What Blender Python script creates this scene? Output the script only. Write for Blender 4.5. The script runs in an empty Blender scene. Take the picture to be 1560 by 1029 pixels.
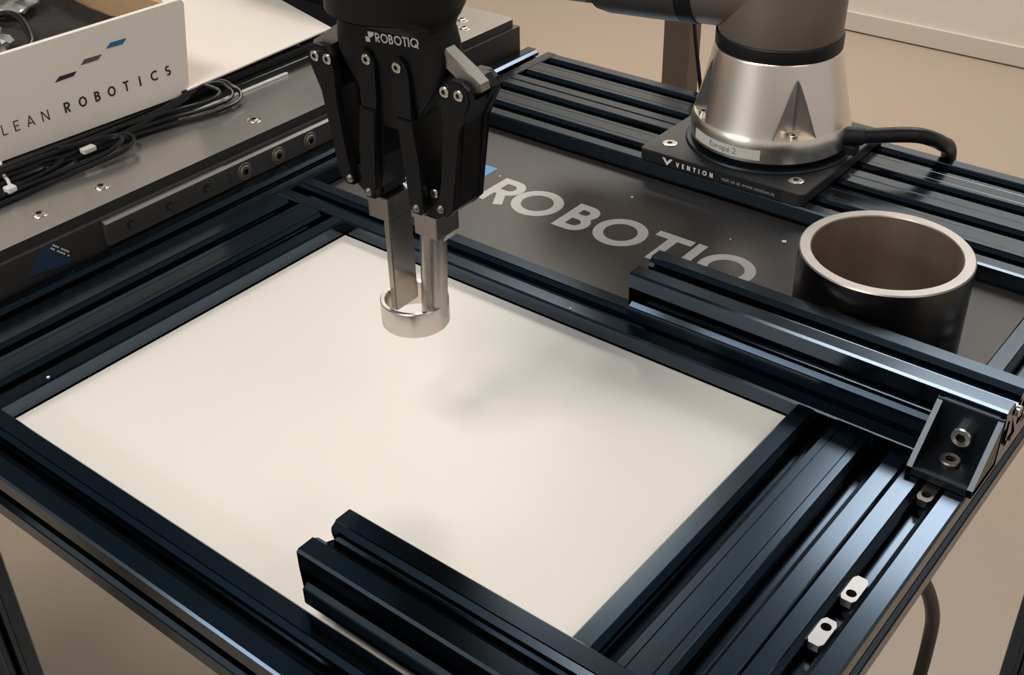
import bpy, bmesh, math, random
from mathutils import Vector, Matrix
random.seed(4)
S = 0.001                      # all shapes below are written in millimetres
C = bpy.context.scene.collection
PI = math.pi

# ------------------------------------------------------------------ camera, world, lights
cam = bpy.data.cameras.new('camera')
cam.sensor_width = 36.0
cam.lens = 1827.18 / 1560 * 36.0
cam.clip_start = 0.01
cam.clip_end = 60
co = bpy.data.objects.new('camera', cam)
C.objects.link(co)
Rr = Vector((0.7818864708820553, 0.6230403598925925, -0.02177743319387224))
Dn = Vector((0.33653239412937014, -0.4512223400292607, -0.8265254669761076))
Fw = Vector((-0.5247851887707571, 0.6389202687373653, -0.5624779069824999))
m = Matrix.Identity(4)
for i in range(3):
    m[i][0] = Rr[i]; m[i][1] = -Dn[i]; m[i][2] = -Fw[i]
m[0][3], m[1][3], m[2][3] = 742.515 * S, -662.464 * S, 532.461 * S
co.matrix_world = m
bpy.context.scene.camera = co

world = bpy.data.worlds.new('room_air')
bpy.context.scene.world = world
world.use_nodes = True
bg = world.node_tree.nodes['Background']
bg.inputs[0].default_value = (0.84, 0.79, 0.74, 1)
bg.inputs[1].default_value = 0.44


def area(name, loc, size, power, col, target=None):
    L = bpy.data.lights.new(name, 'AREA')
    L.shape = 'RECTANGLE'; L.size, L.size_y = size[0] * S, size[1] * S
    L.energy = power; L.color = col
    o = bpy.data.objects.new(name, L); C.objects.link(o)
    o.location = Vector(loc) * S
    if target is not None:
        o.rotation_euler = (Vector(target) - Vector(loc)).to_track_quat('-Z', 'Y').to_euler()
    return o


area('overhead_area_light', (110, -1130, 1970), (950, 560), 27, (1.0, 0.92, 0.83))
area('overhead_area_light', (230, 2270, 1970), (1000, 800), 20, (1.0, 0.98, 0.96))
area('overhead_area_light', (-1100, 1750, 1970), (700, 600), 36, (1.0, 0.92, 0.82))  # added fill lamp, brightens the floor behind the table on the left
area('overhead_area_light', (2200, -300, 1970), (700, 1200), 7, (1.0, 0.92, 0.84))
area('window_light', (-1000, -3400, 1200), (2200, 420), 22, (0.86, 0.93, 1.0), (100, 0, 0))

vs = bpy.context.scene.view_settings
vs.view_transform = 'Standard'
vs.look = 'None'
vs.exposure = 0.19
vs.gamma = 1.0
vs.use_curve_mapping = False


# ------------------------------------------------------------------ materials
def mat(name, col, rough=0.5, metal=0.0, var=0.0, vscale=30, bump=0.0, bscale=200, spec=0.5,
        coat=0.0, emis=None, rvar=0.0, alpha=1.0, trans=0.0, stretch=(1, 1, 1), aniso=0.0, sss=0.0):
    mt = bpy.data.materials.new(name); mt.use_nodes = True
    nt = mt.node_tree; b = nt.nodes['Principled BSDF']
    b.inputs['Base Color'].default_value = (*col, 1)
    b.inputs['Roughness'].default_value = rough
    b.inputs['Metallic'].default_value = metal
    b.inputs['Specular IOR Level'].default_value = spec
    b.inputs['Coat Weight'].default_value = coat
    b.inputs['Coat Roughness'].default_value = 0.15
    b.inputs['Transmission Weight'].default_value = trans
    b.inputs['Alpha'].default_value = alpha
    b.inputs['Anisotropic'].default_value = aniso
    if sss:
        b.inputs['Subsurface Weight'].default_value = sss
        b.inputs['Subsurface Radius'].default_value = (0.01, 0.008, 0.006)
        b.inputs['Subsurface Scale'].default_value = 0.5
    if var or rvar or bump:
        tc = nt.nodes.new('ShaderNodeTexCoord')
        mp = nt.nodes.new('ShaderNodeMapping'); mp.inputs['Scale'].default_value = stretch
        nt.links.new(tc.outputs['Object'], mp.inputs['Vector'])
    if var or rvar:
        n = nt.nodes.new('ShaderNodeTexNoise'); n.inputs['Scale'].default_value = vscale
        n.inputs['Detail'].default_value = 5
        nt.links.new(mp.outputs['Vector'], n.inputs['Vector'])
    if var:
        mr = nt.nodes.new('ShaderNodeMapRange')
        mr.inputs['To Min'].default_value = 1 - var; mr.inputs['To Max'].default_value = 1 + var
        nt.links.new(n.outputs['Fac'], mr.inputs['Value'])
        mx = nt.nodes.new('ShaderNodeMix'); mx.data_type = 'RGBA'; mx.blend_type = 'MULTIPLY'
        mx.inputs['Factor'].default_value = 1
        mx.inputs['A'].default_value = (*col, 1)
        nt.links.new(mr.outputs['Result'], mx.inputs['B'])
        nt.links.new(mx.outputs['Result'], b.inputs['Base Color'])
    if rvar:
        mr2 = nt.nodes.new('ShaderNodeMapRange')
        mr2.inputs['To Min'].default_value = max(0.02, rough - rvar)
        mr2.inputs['To Max'].default_value = rough + rvar
        nt.links.new(n.outputs['Fac'], mr2.inputs['Value'])
        nt.links.new(mr2.outputs['Result'], b.inputs['Roughness'])
    if bump:
        n2 = nt.nodes.new('ShaderNodeTexNoise'); n2.inputs['Scale'].default_value = bscale
        n2.inputs['Detail'].default_value = 6
        nt.links.new(mp.outputs['Vector'], n2.inputs['Vector'])
        bp = nt.nodes.new('ShaderNodeBump'); bp.inputs['Strength'].default_value = bump
        bp.inputs['Distance'].default_value = 0.001
        nt.links.new(n2.outputs['Fac'], bp.inputs['Height'])
        nt.links.new(bp.outputs['Normal'], b.inputs['Normal'])
    return mt


M = {}
M['rail'] = mat('black_anodised_aluminium', (0.068, 0.090, 0.115), 0.17, 1.0, var=0.08, vscale=9, rvar=0.02)
M['railcore'] = mat('dark_rail_bore', (0.01, 0.01, 0.012), 0.6)
M['board'] = mat('white_plastic_sheet', (0.80, 0.76, 0.705), 0.42, var=0.015, vscale=6, spec=0.35)
M['panel'] = mat('dark_brown_plastic_panel', (0.030, 0.025, 0.022), 0.42, var=0.2, vscale=9, rvar=0.06, spec=0.5)
M['letter'] = mat('pale_grey_vinyl', (0.56, 0.53, 0.50), 0.5)
M['bluevinyl'] = mat('blue_vinyl', (0.08, 0.30, 0.58), 0.5)
M['steel'] = mat('machined_steel', (0.62, 0.57, 0.52), 0.24, 1.0, var=0.06, vscale=60, rvar=0.06)
M['steelfinger'] = mat('ground_steel', (0.50, 0.46, 0.42), 0.26, 1.0, var=0.12, vscale=50, rvar=0.06, stretch=(1, 1, .15))
M['alu'] = mat('turned_aluminium', (0.90, 0.82, 0.735), 0.30, 1.0, var=0.02, vscale=14)
M['ringout'] = mat('dark_steel_tube_outside', (0.10, 0.09, 0.083), 0.30, 1.0, var=0.35, vscale=25, rvar=0.08, stretch=(2, 2, .3))
M['ringin'] = mat('brown_reflection_tube_bore', (0.52, 0.42, 0.33), 0.36, 0.85, var=0.25, vscale=22, rvar=0.08, stretch=(1.5, 1.5, .4))  # steel bore with the brown reflection put into its colour
M['ringtop'] = mat('cut_steel_rim', (0.38, 0.355, 0.33), 0.42, 1.0, var=0.12, vscale=60)
M['black'] = mat('black_satin_plastic', (0.006, 0.0055, 0.0055), 0.40, spec=0.2, bump=0.03, bscale=500)
M['blackmetal'] = mat('black_coated_metal', (0.012, 0.012, 0.013), 0.36, spec=0.4, rvar=0.05, var=0.1)
M['plate'] = mat('black_mounting_plate', (0.022, 0.022, 0.024), 0.38, spec=0.5, rvar=0.05, var=0.15)
M['rubber'] = mat('black_rubber', (0.008, 0.008, 0.008), 0.5, spec=0.4)
M['screw'] = mat('bright_screw_steel', (0.72, 0.68, 0.62), 0.25, 1.0)
M['screwdark'] = mat('dull_screw_steel', (0.20, 0.18, 0.165), 0.4, 1.0)
M['screwbrown'] = mat('brown_washer_steel', (0.34, 0.28, 0.23), 0.42, 0.9, var=0.2)
M['hole'] = mat('screw_recess', (0.01, 0.01, 0.01), 0.7)
M['urbody'] = mat('grey_robot_paint', (0.20, 0.16, 0.13), 0.42, 0.35, var=0.05, spec=0.4)
M['urtube'] = mat('dark_grey_robot_paint', (0.085, 0.077, 0.070), 0.42, 0.3, spec=0.4)
M['tape'] = mat('white_label_tape', (0.72, 0.67, 0.62), 0.5)
M['ink'] = mat('grey_ink', (0.20, 0.19, 0.18), 0.6)
M['white'] = mat('white_print', (0.80, 0.78, 0.75), 0.5)
M['greyprint'] = mat('grey_print', (0.36, 0.35, 0.34), 0.5)
M['darkink'] = mat('black_print', (0.02, 0.02, 0.022), 0.5)
M['stripegrey'] = mat('grey_print_stripe', (0.11, 0.09, 0.08), 0.5)
M['stripeblue'] = mat('blue_print_stripe', (0.04, 0.14, 0.30), 0.5)
M['carton'] = mat('white_coated_card', (0.88, 0.81, 0.73), 0.5, var=0.02, spec=0.35)
M['card'] = mat('brown_cardboard', (0.50, 0.31, 0.16), 0.8, var=0.08, vscale=60)
M['foam'] = mat('dark_foam', (0.022, 0.019, 0.017), 0.95, var=0.6, vscale=300, bump=1.0, bscale=700)
M['bag'] = mat('crumpled_clear_plastic', (0.42, 0.40, 0.38), 0.18, var=0.3, vscale=60, alpha=0.75)
M['bench'] = mat('grey_steel_bench_top', (0.54, 0.515, 0.485), 0.25, 0.85, var=0.03, vscale=8, rvar=0.03)
M['benchedge'] = mat('dark_bench_edge', (0.045, 0.040, 0.036), 0.4, 0.3, var=0.1)
M['benchside'] = mat('dark_bench_side', (0.05, 0.045, 0.041), 0.42, 0.2, var=0.15)
M['bar'] = mat('dark_steel_bar', (0.12, 0.11, 0.10), 0.38, 0.6, var=0.1)
M['barlight'] = mat('highlit_bar_edge', (0.50, 0.47, 0.45), 0.4, 0.9)  # highlight along the chamfered bar top, put into the colour
M['cable'] = mat('black_cable_sheath', (0.007, 0.007, 0.008), 0.38, spec=0.35)
M['zip'] = mat('white_nylon', (0.75, 0.74, 0.72), 0.35)
M['floor'] = mat('tan_vinyl_floor', (0.43, 0.345, 0.265), 0.30, var=0.10, vscale=1.2, spec=0.4)
M['wall'] = mat('off_white_wall', (0.78, 0.71, 0.63), 0.6, var=0.02)
M['ceil'] = mat('blue_grey_ceiling', (0.14, 0.25, 0.38), 0.8)  # blue put into the unseen ceiling to tint reflections on the rails
M['base'] = mat('off_white_baseboard', (0.68, 0.61, 0.53), 0.5)
M['post'] = mat('brown_grey_post_paint', (0.10, 0.075, 0.055), 0.5)
M['bluesticker'] = mat('dark_blue_sticker', (0.022, 0.05, 0.09), 0.35)
M['chip'] = mat('pale_chip', (0.8, 0.78, 0.75), 0.5)
M['knuckle'] = mat('cast_knuckle_metal', (0.30, 0.27, 0.24), 0.5, 1.0)
M['bracket'] = mat('black_cast_bracket', (0.038, 0.046, 0.056), 0.34, 0.9)
M['nut'] = mat('bright_zinc', (0.42, 0.41, 0.40), 0.38, 1.0)


# ------------------------------------------------------------------ object helpers
def thing(name, label, cat, loc=(0, 0, 0), rotz=0.0, group=None):
    o = bpy.data.objects.new(name, None); C.objects.link(o)
    o.empty_display_size = 0.02
    o.location = Vector(loc) * S; o.rotation_euler = (0, 0, rotz)
    o['label'] = label; o['category'] = cat
    if group: o['group'] = group
    return o


def tag(o, label, cat, group=None):
    o['label'] = label; o['category'] = cat
    if group: o['group'] = group
    return o


def obj(name, bm, mats, parent=None, smooth=False, recalc=True, world=False, loc=None):
    """link bm (mm) as one mesh; world=True: coordinates are world mm and parent is un-rotated at its loc"""
    if recalc: bmesh.ops.recalc_face_normals(bm, faces=bm.faces)
    if world and parent is not None:
        off = parent.location / S
        p = parent
        if p.parent: off = off + p.parent.location / S
        bmesh.ops.translate(bm, verts=bm.verts, vec=-off)
    if loc is not None:
        bmesh.ops.translate(bm, verts=bm.verts, vec=-Vector(loc))
    bmesh.ops.scale(bm, verts=bm.verts, vec=(S, S, S))
    me = bpy.data.meshes.new(name); bm.to_mesh(me); bm.free()
    if not isinstance(mats, (list, tuple)): mats = [mats]
    for q in mats: me.materials.append(q)
    if smooth:
        for p in me.polygons: p.use_smooth = True
        try: me.set_sharp_from_angle(angle=math.radians(38))
        except Exception: pass
    o = bpy.data.objects.new(name, me); C.objects.link(o)
    if parent is not None: o.parent = parent
    if loc is not None: o.location = Vector(loc) * S
    return o


def nb(): return bmesh.new()


def box(bm, x0, x1, y0, y1, z0, z1, bev=0.0, seg=2, mi=0):
    vs_ = [bm.verts.new(p) for p in ((x0, y0, z0), (x1, y0, z0), (x1, y1, z0), (x0, y1, z0),
                                     (x0, y0, z1), (x1, y0, z1), (x1, y1, z1), (x0, y1, z1))]
    fs = [bm.faces.new([vs_[i] for i in q]) for q in ((3, 2, 1, 0), (4, 5, 6, 7), (0, 1, 5, 4), (1, 2, 6, 5), (2, 3, 7, 6), (3, 0, 4, 7))]
    for f in fs: f.material_index = mi
    if bev:
        es = {e for f in fs for e in f.edges}
        bmesh.ops.bevel(bm, geom=list(es), offset=bev, segments=seg, affect='EDGES', profile=0.5)
    return bm


def prism(bm, poly, z0, z1, fn=lambda a, b, c: (a, b, c), mi=0, bev=0.0):
    """extrude a 2D polygon (a,b) along c"""
    lo = [bm.verts.new(fn(a, b, z0)) for a, b in poly]
    hi = [bm.verts.new(fn(a, b, z1)) for a, b in poly]
    n = len(poly)
    fs = [bm.faces.new(lo[::-1]), bm.faces.new(hi)]
    for i in range(n):
        j = (i + 1) % n
        f = bm.faces.new((lo[i], lo[j], hi[j], hi[i])); f.material_index = mi
    for f in fs: f.material_index = mi
    caps = list(fs)
    if bev:
        es = {e for f in caps for e in f.edges}
        bmesh.ops.bevel(bm, geom=list(es), offset=bev, segments=2, affect='EDGES')
    else:
        bmesh.ops.triangulate(bm, faces=caps)
    return bm


def lathe(bm, prof, cx=0, cy=0, n=64, mis=None, close=False, fn=None):
    """prof: list of (r,z); material index per segment in mis"""
    rings = []
    for r, z in prof:
        if r < 1e-4:
            v = bm.verts.new((cx, cy, z)); rings.append([v] * n)
        else:
            rings.append([bm.verts.new((cx + r * math.cos(2 * PI * i / n), cy + r * math.sin(2 * PI * i / n), z)) for i in range(n)])
    k = len(rings); rng = range(k if close else k - 1)
    for s in rng:
        a, b = rings[s], rings[(s + 1) % k]
        for i in range(n):
            j = (i + 1) % n
            q = []
            for v in (a[i], a[j], b[j], b[i]):
                if v not in q: q.append(v)
            if len(q) >= 3:
                f = bm.faces.new(q)
                if mis: f.material_index = mis[s]
    if fn:
        for v in bm.verts: v.co = Vector(fn(*v.co))
    return bm


def cyl(bm, p0, p1, r, n=24, bev=0.0, mi=0, r1=None):
    p0, p1 = Vector(p0), Vector(p1); d = p1 - p0; L = d.length; q = d.to_track_quat('Z', 'Y')
    r1 = r if r1 is None else r1
    prof = [(0, 0), (r - bev, 0), (r, bev), (r1, L - bev), (r1 - bev, L), (0, L)] if bev else [(0, 0), (r, 0), (r1, L), (0, L)]
    rings = []
    for rr, z in prof:
        if rr < 1e-4: rings.append([bm.verts.new(p0 + q @ Vector((0, 0, z)))] * n)
        else: rings.append([bm.verts.new(p0 + q @ Vector((rr * math.cos(2 * PI * i / n), rr * math.sin(2 * PI * i / n), z))) for i in range(n)])
    for a, b in zip(rings, rings[1:]):
        for i in range(n):
            j = (i + 1) % n; t = []
            for v in (a[i], a[j], b[j], b[i]):
                if v not in t: t.append(v)
            if len(t) >= 3: bm.faces.new(t).material_index = mi
    return bm


def catmull(pts, sub=8):
    P = [Vector(p) for p in pts]; P = [P[0]] + P + [P[-1]]; out = []
    for i in range(1, len(P) - 2):
        for k in range(sub):
            t = k / sub
            a, b, c, d = P[i - 1], P[i], P[i + 1], P[i + 2]
            out.append(0.5 * ((2 * b) + (c - a) * t + (2 * a - 5 * b + 4 * c - d) * t * t + (3 * b - a - 3 * c + d) * t ** 3))
    out.append(P[-2]); return out


def tube(bm, pts, r, n=10, sub=8, curve=True, mi=0):
    P = catmull(pts, sub) if curve else [Vector(p) for p in pts]
    up = Vector((0, 0, 1)); rings = []
    for i, p in enumerate(P):
        t = (P[min(i + 1, len(P) - 1)] - P[max(i - 1, 0)]).normalized()
        a = up - t * up.dot(t)
        if a.length < 1e-3: a = Vector((1, 0, 0)) - t * t.x
        a.normalize(); up = a; b = t.cross(a)
        rings.append([bm.verts.new(p + (a * math.cos(2 * PI * k / n) + b * math.sin(2 * PI * k / n)) * r) for k in range(n)])
    for a, b in zip(rings, rings[1:]):
        for k in range(n):
            bm.faces.new((a[k], a[(k + 1) % n], b[(k + 1) % n], b[k])).material_index = mi
    bm.faces.new(rings[0]); bm.faces.new(rings[-1])
    return bm


# ------------------------------------------------------------------ aluminium extrusion profile, 45 mm pitch
def slot_pts(c, deep=3.2):
    h = [(-9.2, 0), (-8.9, 1.0), (-5.2, deep), (-4.8, 7.0), (-10, 7.0), (-10, 9.5), (-6, 13.5)]
    return [(c + a, d) for a, d in h] + [(c - a, d) for a, d in reversed(h)]


def profile(units, top=True, bottom=False, left=True, right=True, groove=True, H=45.0):
    W = 45.0 * units; ch = 1.6; pts = []

    def side(P0, d, n, L, slots, gr, deep=3.2):
        out = [(ch, 0)]
        marks = []
        for k in range(slots): marks.append((22.5 + 45 * k, 's'))
        if gr:
            for k in range(slots - 1):
                for s in (-7.6, 7.6): marks.append((45 * (k + 1) + s, 'g'))
        for c, t in sorted(marks):
            if t == 's': out += slot_pts(c, deep)
            else: out += [(c - 0.45, 0), (c, 0.6), (c + 0.45, 0)]
        out.append((L - ch, 0))
        for s, dp in out: pts.append((P0[0] + d[0] * s + n[0] * dp, P0[1] + d[1] * s + n[1] * dp))
    side((0, 0), (1, 0), (0, -1), W, units if top else 0, groove and top, 3.4)
    side((W, 0), (0, -1), (-1, 0), H, 1 if right else 0, False)
    side((W, -H), (-1, 0), (0, 1), W, units if bottom else 0, False)
    side((0, -H), (0, 1), (1, 0), H, 1 if left else 0, False)
    return pts


def rail(parent, units, axis, a0, z0, s0, s1, name='rail', holes=False, **kw):
    """extrusion whose section spans a0..a0+45*units, top at z0, running from s0 to s1 along axis"""
    pr = profile(units, **kw); bm = nb()
    if axis == 'y': fn = lambda a, b, c: (a0 + a, c, z0 + b)
    elif axis == 'x': fn = lambda a, b, c: (c, a0 + a, z0 + b)
    prism(bm, pr, s0, s1, fn)
    return obj(name, bm, M['rail'], parent, world=True)


W, D, P = 464.0, 355.3, 270.0

# ------------------------------------------------------------------ the room
def struct(name, bm, m, **k):
    o = obj(name, bm, m, **k); o['kind'] = 'structure'; return o


FZ = -800.0
bm = nb(); box(bm, -3600, 3000, -2600, 2812, FZ - 20, FZ); struct('floor', bm, M['floor'])
bm = nb(); box(bm, -3600, 3000, 2812, 2860, FZ, 2000); struct('wall_back', bm, M['wall'])
bm = nb(); box(bm, -3600, 3000, 2800, 2812, FZ + 4, FZ + 62, bev=2); struct('baseboard_back', bm, M['base'])
bm = nb(); box(bm, -3650, -3600, -2600, 2860, FZ, 2000); struct('wall_left', bm, M['wall'])
bm = nb(); box(bm, -3600, 3000, -2600, 2860, 2000, 2040); struct('ceiling', bm, M['ceil'])

# square post behind the table, with a base collar and cap plate
PX0 = -586.6
post = thing('square_post', 'brown-grey square post standing on the floor behind the table', 'post', (PX0 + 33, 1525, FZ))
bm = nb(); box(bm, PX0, PX0 + 65, 1500, 1550, FZ + 6, 600, bev=3); obj('shaft', bm, M['post'], post, world=True)
bm = nb(); box(bm, PX0 - 15, PX0 + 80, 1485, 1565, FZ, FZ + 6, bev=2); obj('foot_plate', bm, M['post'], post, world=True)

# ------------------------------------------------------------------ the table of black extrusions
tab = thing('extrusion_table', 'black aluminium extrusion table frame with slotted rails around a white sheet', 'table', (230, 50, FZ))
rail(tab, 1, 'y', -135, 0, -D - 45, 450)                       # left outer
rail(tab, 2, 'y', -90, 0, -D, 0)                               # left double
rail(tab, 1, 'x', 0, 0, -90, 554)                              # cross rail behind the sheet
rail(tab, 2, 'y', W, 0, -D, 0)                                 # right double
rail(tab, 1, 'y', W + 90, 0, -D - 45, P)                       # right outer
rail(tab, 1, 'x', -D - 45, 0, -90, W + 90)                     # front
for k in range(2):                                             # back deck: two double rails
    rail(tab, 2, 'x', P + 90 * k, 0, -90, 630)
# legs and feet
for lx, ly in ((-138.9, -D - 45), (585, 405), (-135, 405), (554, -D - 45)):
    bm = nb()
    prism(bm, profile(1, groove=False, bottom=True), -752, -45.5, lambda a, b, c, lx=lx, ly=ly: (lx + a, ly + 45 + b, c))
    lg = obj('leg', bm, M['rail'], tab, world=True)
    bm = nb(); lathe(bm, [(0, FZ), (30, FZ), (30, FZ + 8), (22, FZ + 14), (6, FZ + 16), (6, -752), (0, -752)], lx + 22.5, ly + 22.5, 20)
    ft = obj('foot', bm, M['rubber'], tab, smooth=True, world=True)
# white sheet set into the frame
ws = nb(); box(ws, 0.6, W - 0.6, -D + 0.6, -0.6, -27, -14.75, bev=0.5, seg=1)
sh = obj('white_sheet', ws, M['board'], None, loc=(W / 2, -D / 2, -27))
tag(sh, 'large white plastic sheet lying inside the black rail frame under the gripper', 'sheet')
# dark panel with lettering
pn = thing('dark_panel', 'dark brown panel with large pale lettering between the white sheet and the robot', 'panel', (232, 157, -22))
bm = nb(); box(bm, -89.5, 553.5, 45.5, P - 0.5, -22, -17, bev=0.6, seg=1); obj('sheet', bm, M['panel'], pn, world=True)


# ---------------- stroke lettering (cap height 1)
def arc(cx, cy, rx, ry, a0, a1, n=14):
    return [(cx + rx * math.cos(math.radians(a0 + (a1 - a0) * i / n)), cy + ry * math.sin(math.radians(a0 + (a1 - a0) * i / n))) for i in range(n + 1)]


def glyph(ch, w, wd=None):
    h = w / 2
    if ch == 'R':
        W_ = wd or 0.62; rx = W_ - h
        top, mid = 1 - h, 0.46
        ry = (top - mid) / 2
        return [[(h, 0), (h, 1)], [(h, top), (rx - ry, top)] + arc(rx - ry, (top + mid) / 2, ry, ry, 90, -90)[1:] + [(h, mid)],
                [(rx - ry - 0.04, mid), (W_ - h * 1.1, 0)]], W_
    if ch == 'B':
        W_ = wd or 0.6; rx = W_ - h; top, mid, bot = 1 - h, 0.53, h
        r1, r2 = (top - mid) / 2, (mid - bot) / 2
        return [[(h, 0), (h, 1)], [(h, top), (rx - r1 - .06, top)] + arc(rx - r1 - .06, (top + mid) / 2, r1, r1, 90, -90)[1:] + [(h, mid)],
                [(h, mid), (rx - r2, mid)] + arc(rx - r2, (bot + mid) / 2, r2, r2, 90, -90)[1:] + [(h, bot)]], W_
    if ch in 'OQ':
        W_ = wd or 1.0
        s = [arc(W_ / 2, 0.5, W_ / 2 - h, 0.5 - h, 0, 360, 40)]
        if ch == 'Q': s.append([(W_ * .58, 0.34), (W_ * .95, -0.04)])
        return s, W_
    if ch == 'T':
        W_ = wd or 0.62
        return [[(0, 1 - h), (W_, 1 - h)], [(W_ / 2, 0), (W_ / 2, 1)]], W_
    if ch == 'I': return [[(h, 0), (h, 1)]], w
    if ch == 'L': return [[(h, 1), (h, 0)], [(0, h), (wd or 0.5, h)]], wd or 0.5
    if ch == 'E':
        W_ = wd or 0.52
        return [[(h, 0), (h, 1)], [(0, h), (W_, h)], [(0, .5), (W_ * .92, .5)], [(0, 1 - h), (W_, 1 - h)]], W_
    if ch == 'A':
        W_ = wd or 0.8
        return [[(h, 0), (W_ / 2, 1)], [(W_ - h, 0), (W_ / 2, 1)], [(W_ * .22, .32), (W_ * .78, .32)]], W_
    if ch == 'V':
        W_ = wd or 0.75
        return [[(h, 1), (W_ / 2, 0)], [(W_ - h, 1), (W_ / 2, 0)]], W_
    if ch == 'N':
        W_ = wd or 0.72
        return [[(h, 0), (h, 1)], [(h, 1), (W_ - h, 0)], [(W_ - h, 0), (W_ - h, 1)]], W_
    if ch == 'C':
        return [arc(.5, .5, .5 - h, .5 - h, 50, 310, 26)], 0.82
    if ch == 'S':
        r = (1 - w) / 4
        return [arc(.28, 1 - h - r, r * 1.05, r, 45, 270, 14) + arc(.28, h + r, r * 1.05, r, 90, -135, 14)[1:]], 0.56
    return [], 0.4


def ribbon(bm, line, w, fn, mi=0):
    P_ = [Vector((a, b)) for a, b in line]
    Lf, Rt = [], []
    for i, p in enumerate(P_):
        t = (P_[min(i + 1, len(P_) - 1)] - P_[max(i - 1, 0)])
        if (P_[0] - P_[-1]).length < 1e-6 and i in (0, len(P_) - 1): t = P_[1] - P_[-2]
        t.normalize(); n = Vector((-t.y, t.x)) * w / 2
        Lf.append(bm.verts.new(fn(*(p + n)))); Rt.append(bm.verts.new(fn(*(p - n))))
    for i in range(len(P_) - 1):
        bm.faces.new((Lf[i], Rt[i], Rt[i + 1], Lf[i + 1])).material_index = mi


def letters(bm, items, w, fn, mi=0):
    """items: (char, x, height, width or None); fn maps plane mm -> 3D"""
    for ch, x, hgt, y0, wd in items:
        st, _ = glyph(ch, w, (wd / hgt) if wd else None)
        for k, ln in enumerate(st):
            ribbon(bm, ln, w, lambda a, b, k=k: fn(x + a * hgt, y0 + b * hgt, k), mi)


def word(bm, txt, x, y, h, w, gap, fn, mi=0):
    for ch in txt:
        if ch == ' ': x += h * 0.5; continue
        st, wd = glyph(ch, w)
        letters(bm, [(ch, x, h, y, None)], w, fn, mi)
        x += (wd + gap) * h
    return x


def font_mesh(bm, txt, h, fn, mi=0, shear=0.0, space=1.0, off=0.0):
    cu = bpy.data.curves.new('print', 'FONT'); cu.body = txt; cu.size = h; cu.shear = shear
    cu.space_character = space; cu.offset = off; cu.resolution_u = 3
    ob = bpy.data.objects.new('print_source', cu); C.objects.link(ob)
    dg = bpy.context.evaluated_depsgraph_get()
    me = bpy.data.meshes.new_from_object(ob.evaluated_get(dg))
    vsn = [bm.verts.new(fn(v.co.x, v.co.y, 0)) for v in me.vertices]
    for p in me.polygons:
        try: bm.faces.new([vsn[i] for i in p.vertices]).material_index = mi
        except ValueError: pass
    bpy.data.objects.remove(ob); bpy.data.curves.remove(cu); bpy.data.meshes.remove(me)


flat = lambda z: (lambda a, b, k=0: (a, b, z + 0.03 * k))
bm = nb(); y0 = 133.0; h = 50.0
letters(bm, [('R', 47, h, y0, 33), ('O', 79, h + 2, y0 - 1, 52), ('B', 140, h, y0, 32), ('O', 176.5, h + 2, y0 - 1, 52), ('T', 231, h, y0, 38),
             ('I', 272.5, h, y0, None), ('Q', 288, h + 2, y0 - 1, 53)], 0.19, flat(-16.8))
lt = obj('lettering', bm, M['letter'], pn, world=True)
for poly in (((-14, 160), (26, 160), (26, 194), (3, 194), (-14, 178)), ((-38, 104), (-16, 104), (-8, 112), (-8, 134), (-38, 134))):
    bm = nb(); prism(bm, poly, -16.95, -16.8)
    obj('emblem_piece', bm, M['bluevinyl'], pn, world=True)['label'] = 'blue piece of the emblem'

# ------------------------------------------------------------------ bars lying on the frame
def socket_head(bm, c, ax, r, hgt, mi_h=0, mi_s=1, n=24):
    """cylinder head starting at c, facing ax, with a hexagonal recess"""
    ax = Vector(ax).normalized(); c = Vector(c); q = ax.to_track_quat('Z', 'Y')
    hx = r * 0.5
    O = [[bm.verts.new(c + q @ Vector((rr * math.cos(2 * PI * i / n), rr * math.sin(2 * PI * i / n), z))) for i in range(n)]
         for rr, z in ((r, 0), (r, hgt - r * .12), (r * .88, hgt))]
    I = []
    for z in (hgt, hgt - r * 0.55):
        row = []
        for i in range(n):
            a = 2 * PI * i / n; k = a % (PI / 3) - PI / 6
            rr = hx * math.cos(PI / 6) / math.cos(k)
            row.append(bm.verts.new(c + q @ Vector((rr * math.cos(a), rr * math.sin(a), z))))
        I.append(row)
    R_ = O + I
    for s, (a, b) in enumerate(zip(R_, R_[1:])):
        for i in range(n):
            f = bm.faces.new((a[i], a[(i + 1) % n], b[(i + 1) % n], b[i])); f.material_index = mi_s if s == 3 else mi_h
    bm.faces.new(R_[-1]).material_index = mi_s
    bm.faces.new(R_[0][::-1]).material_index = mi_h
    return bm


b1 = thing('crossbar', 'black slotted crossbar held by a corner bracket, in front of the big steel ring', 'metal bar', (450, 39.5, 0))
rail(b1, 1, 'x', 17, 45, 305, 601.5, name='extrusion', bottom=True)
bm = nb()
box(bm, 557, 602, -26, 17, 0.2, 6.5, bev=0.6)
box(bm, 557, 602, 11.5, 16.8, 0.2, 41, bev=0.6)
for xa in (557, 598.2):
    prism(bm, [(16.8, 0.3), (-26, 0.3), (-26, 6.5), (13.2, 41), (16.8, 41)], xa, xa + 3.8, lambda a, b, c: (c, a, b))
br = obj('corner_bracket', bm, M['bracket'], b1, world=True)
bm = nb(); socket_head(bm, (579.5, 11.5, 21), (0, -1, 0), 7.4, 8); obj('bolt', bm, [M['screw'], M['hole']], b1, smooth=True, world=True)['label'] = 'bright socket head bolt'
bm = nb(); socket_head(bm, (578.5, -6, 6.5), (0, 0, 1), 7.2, 3.2); obj('bolt', bm, [M['screwdark'], M['hole']], b1, smooth=True, world=True)['label'] = 'dark low head bolt'
# mating bolt head and nut seen at the open end of the bar
bm = nb(); socket_head(bm, (601.5, 39.5, 33), (1, 0, 0), 4.2, 3); obj('end_screw', bm, [M['screw'], M['hole']], b1, smooth=True, world=True)

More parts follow.
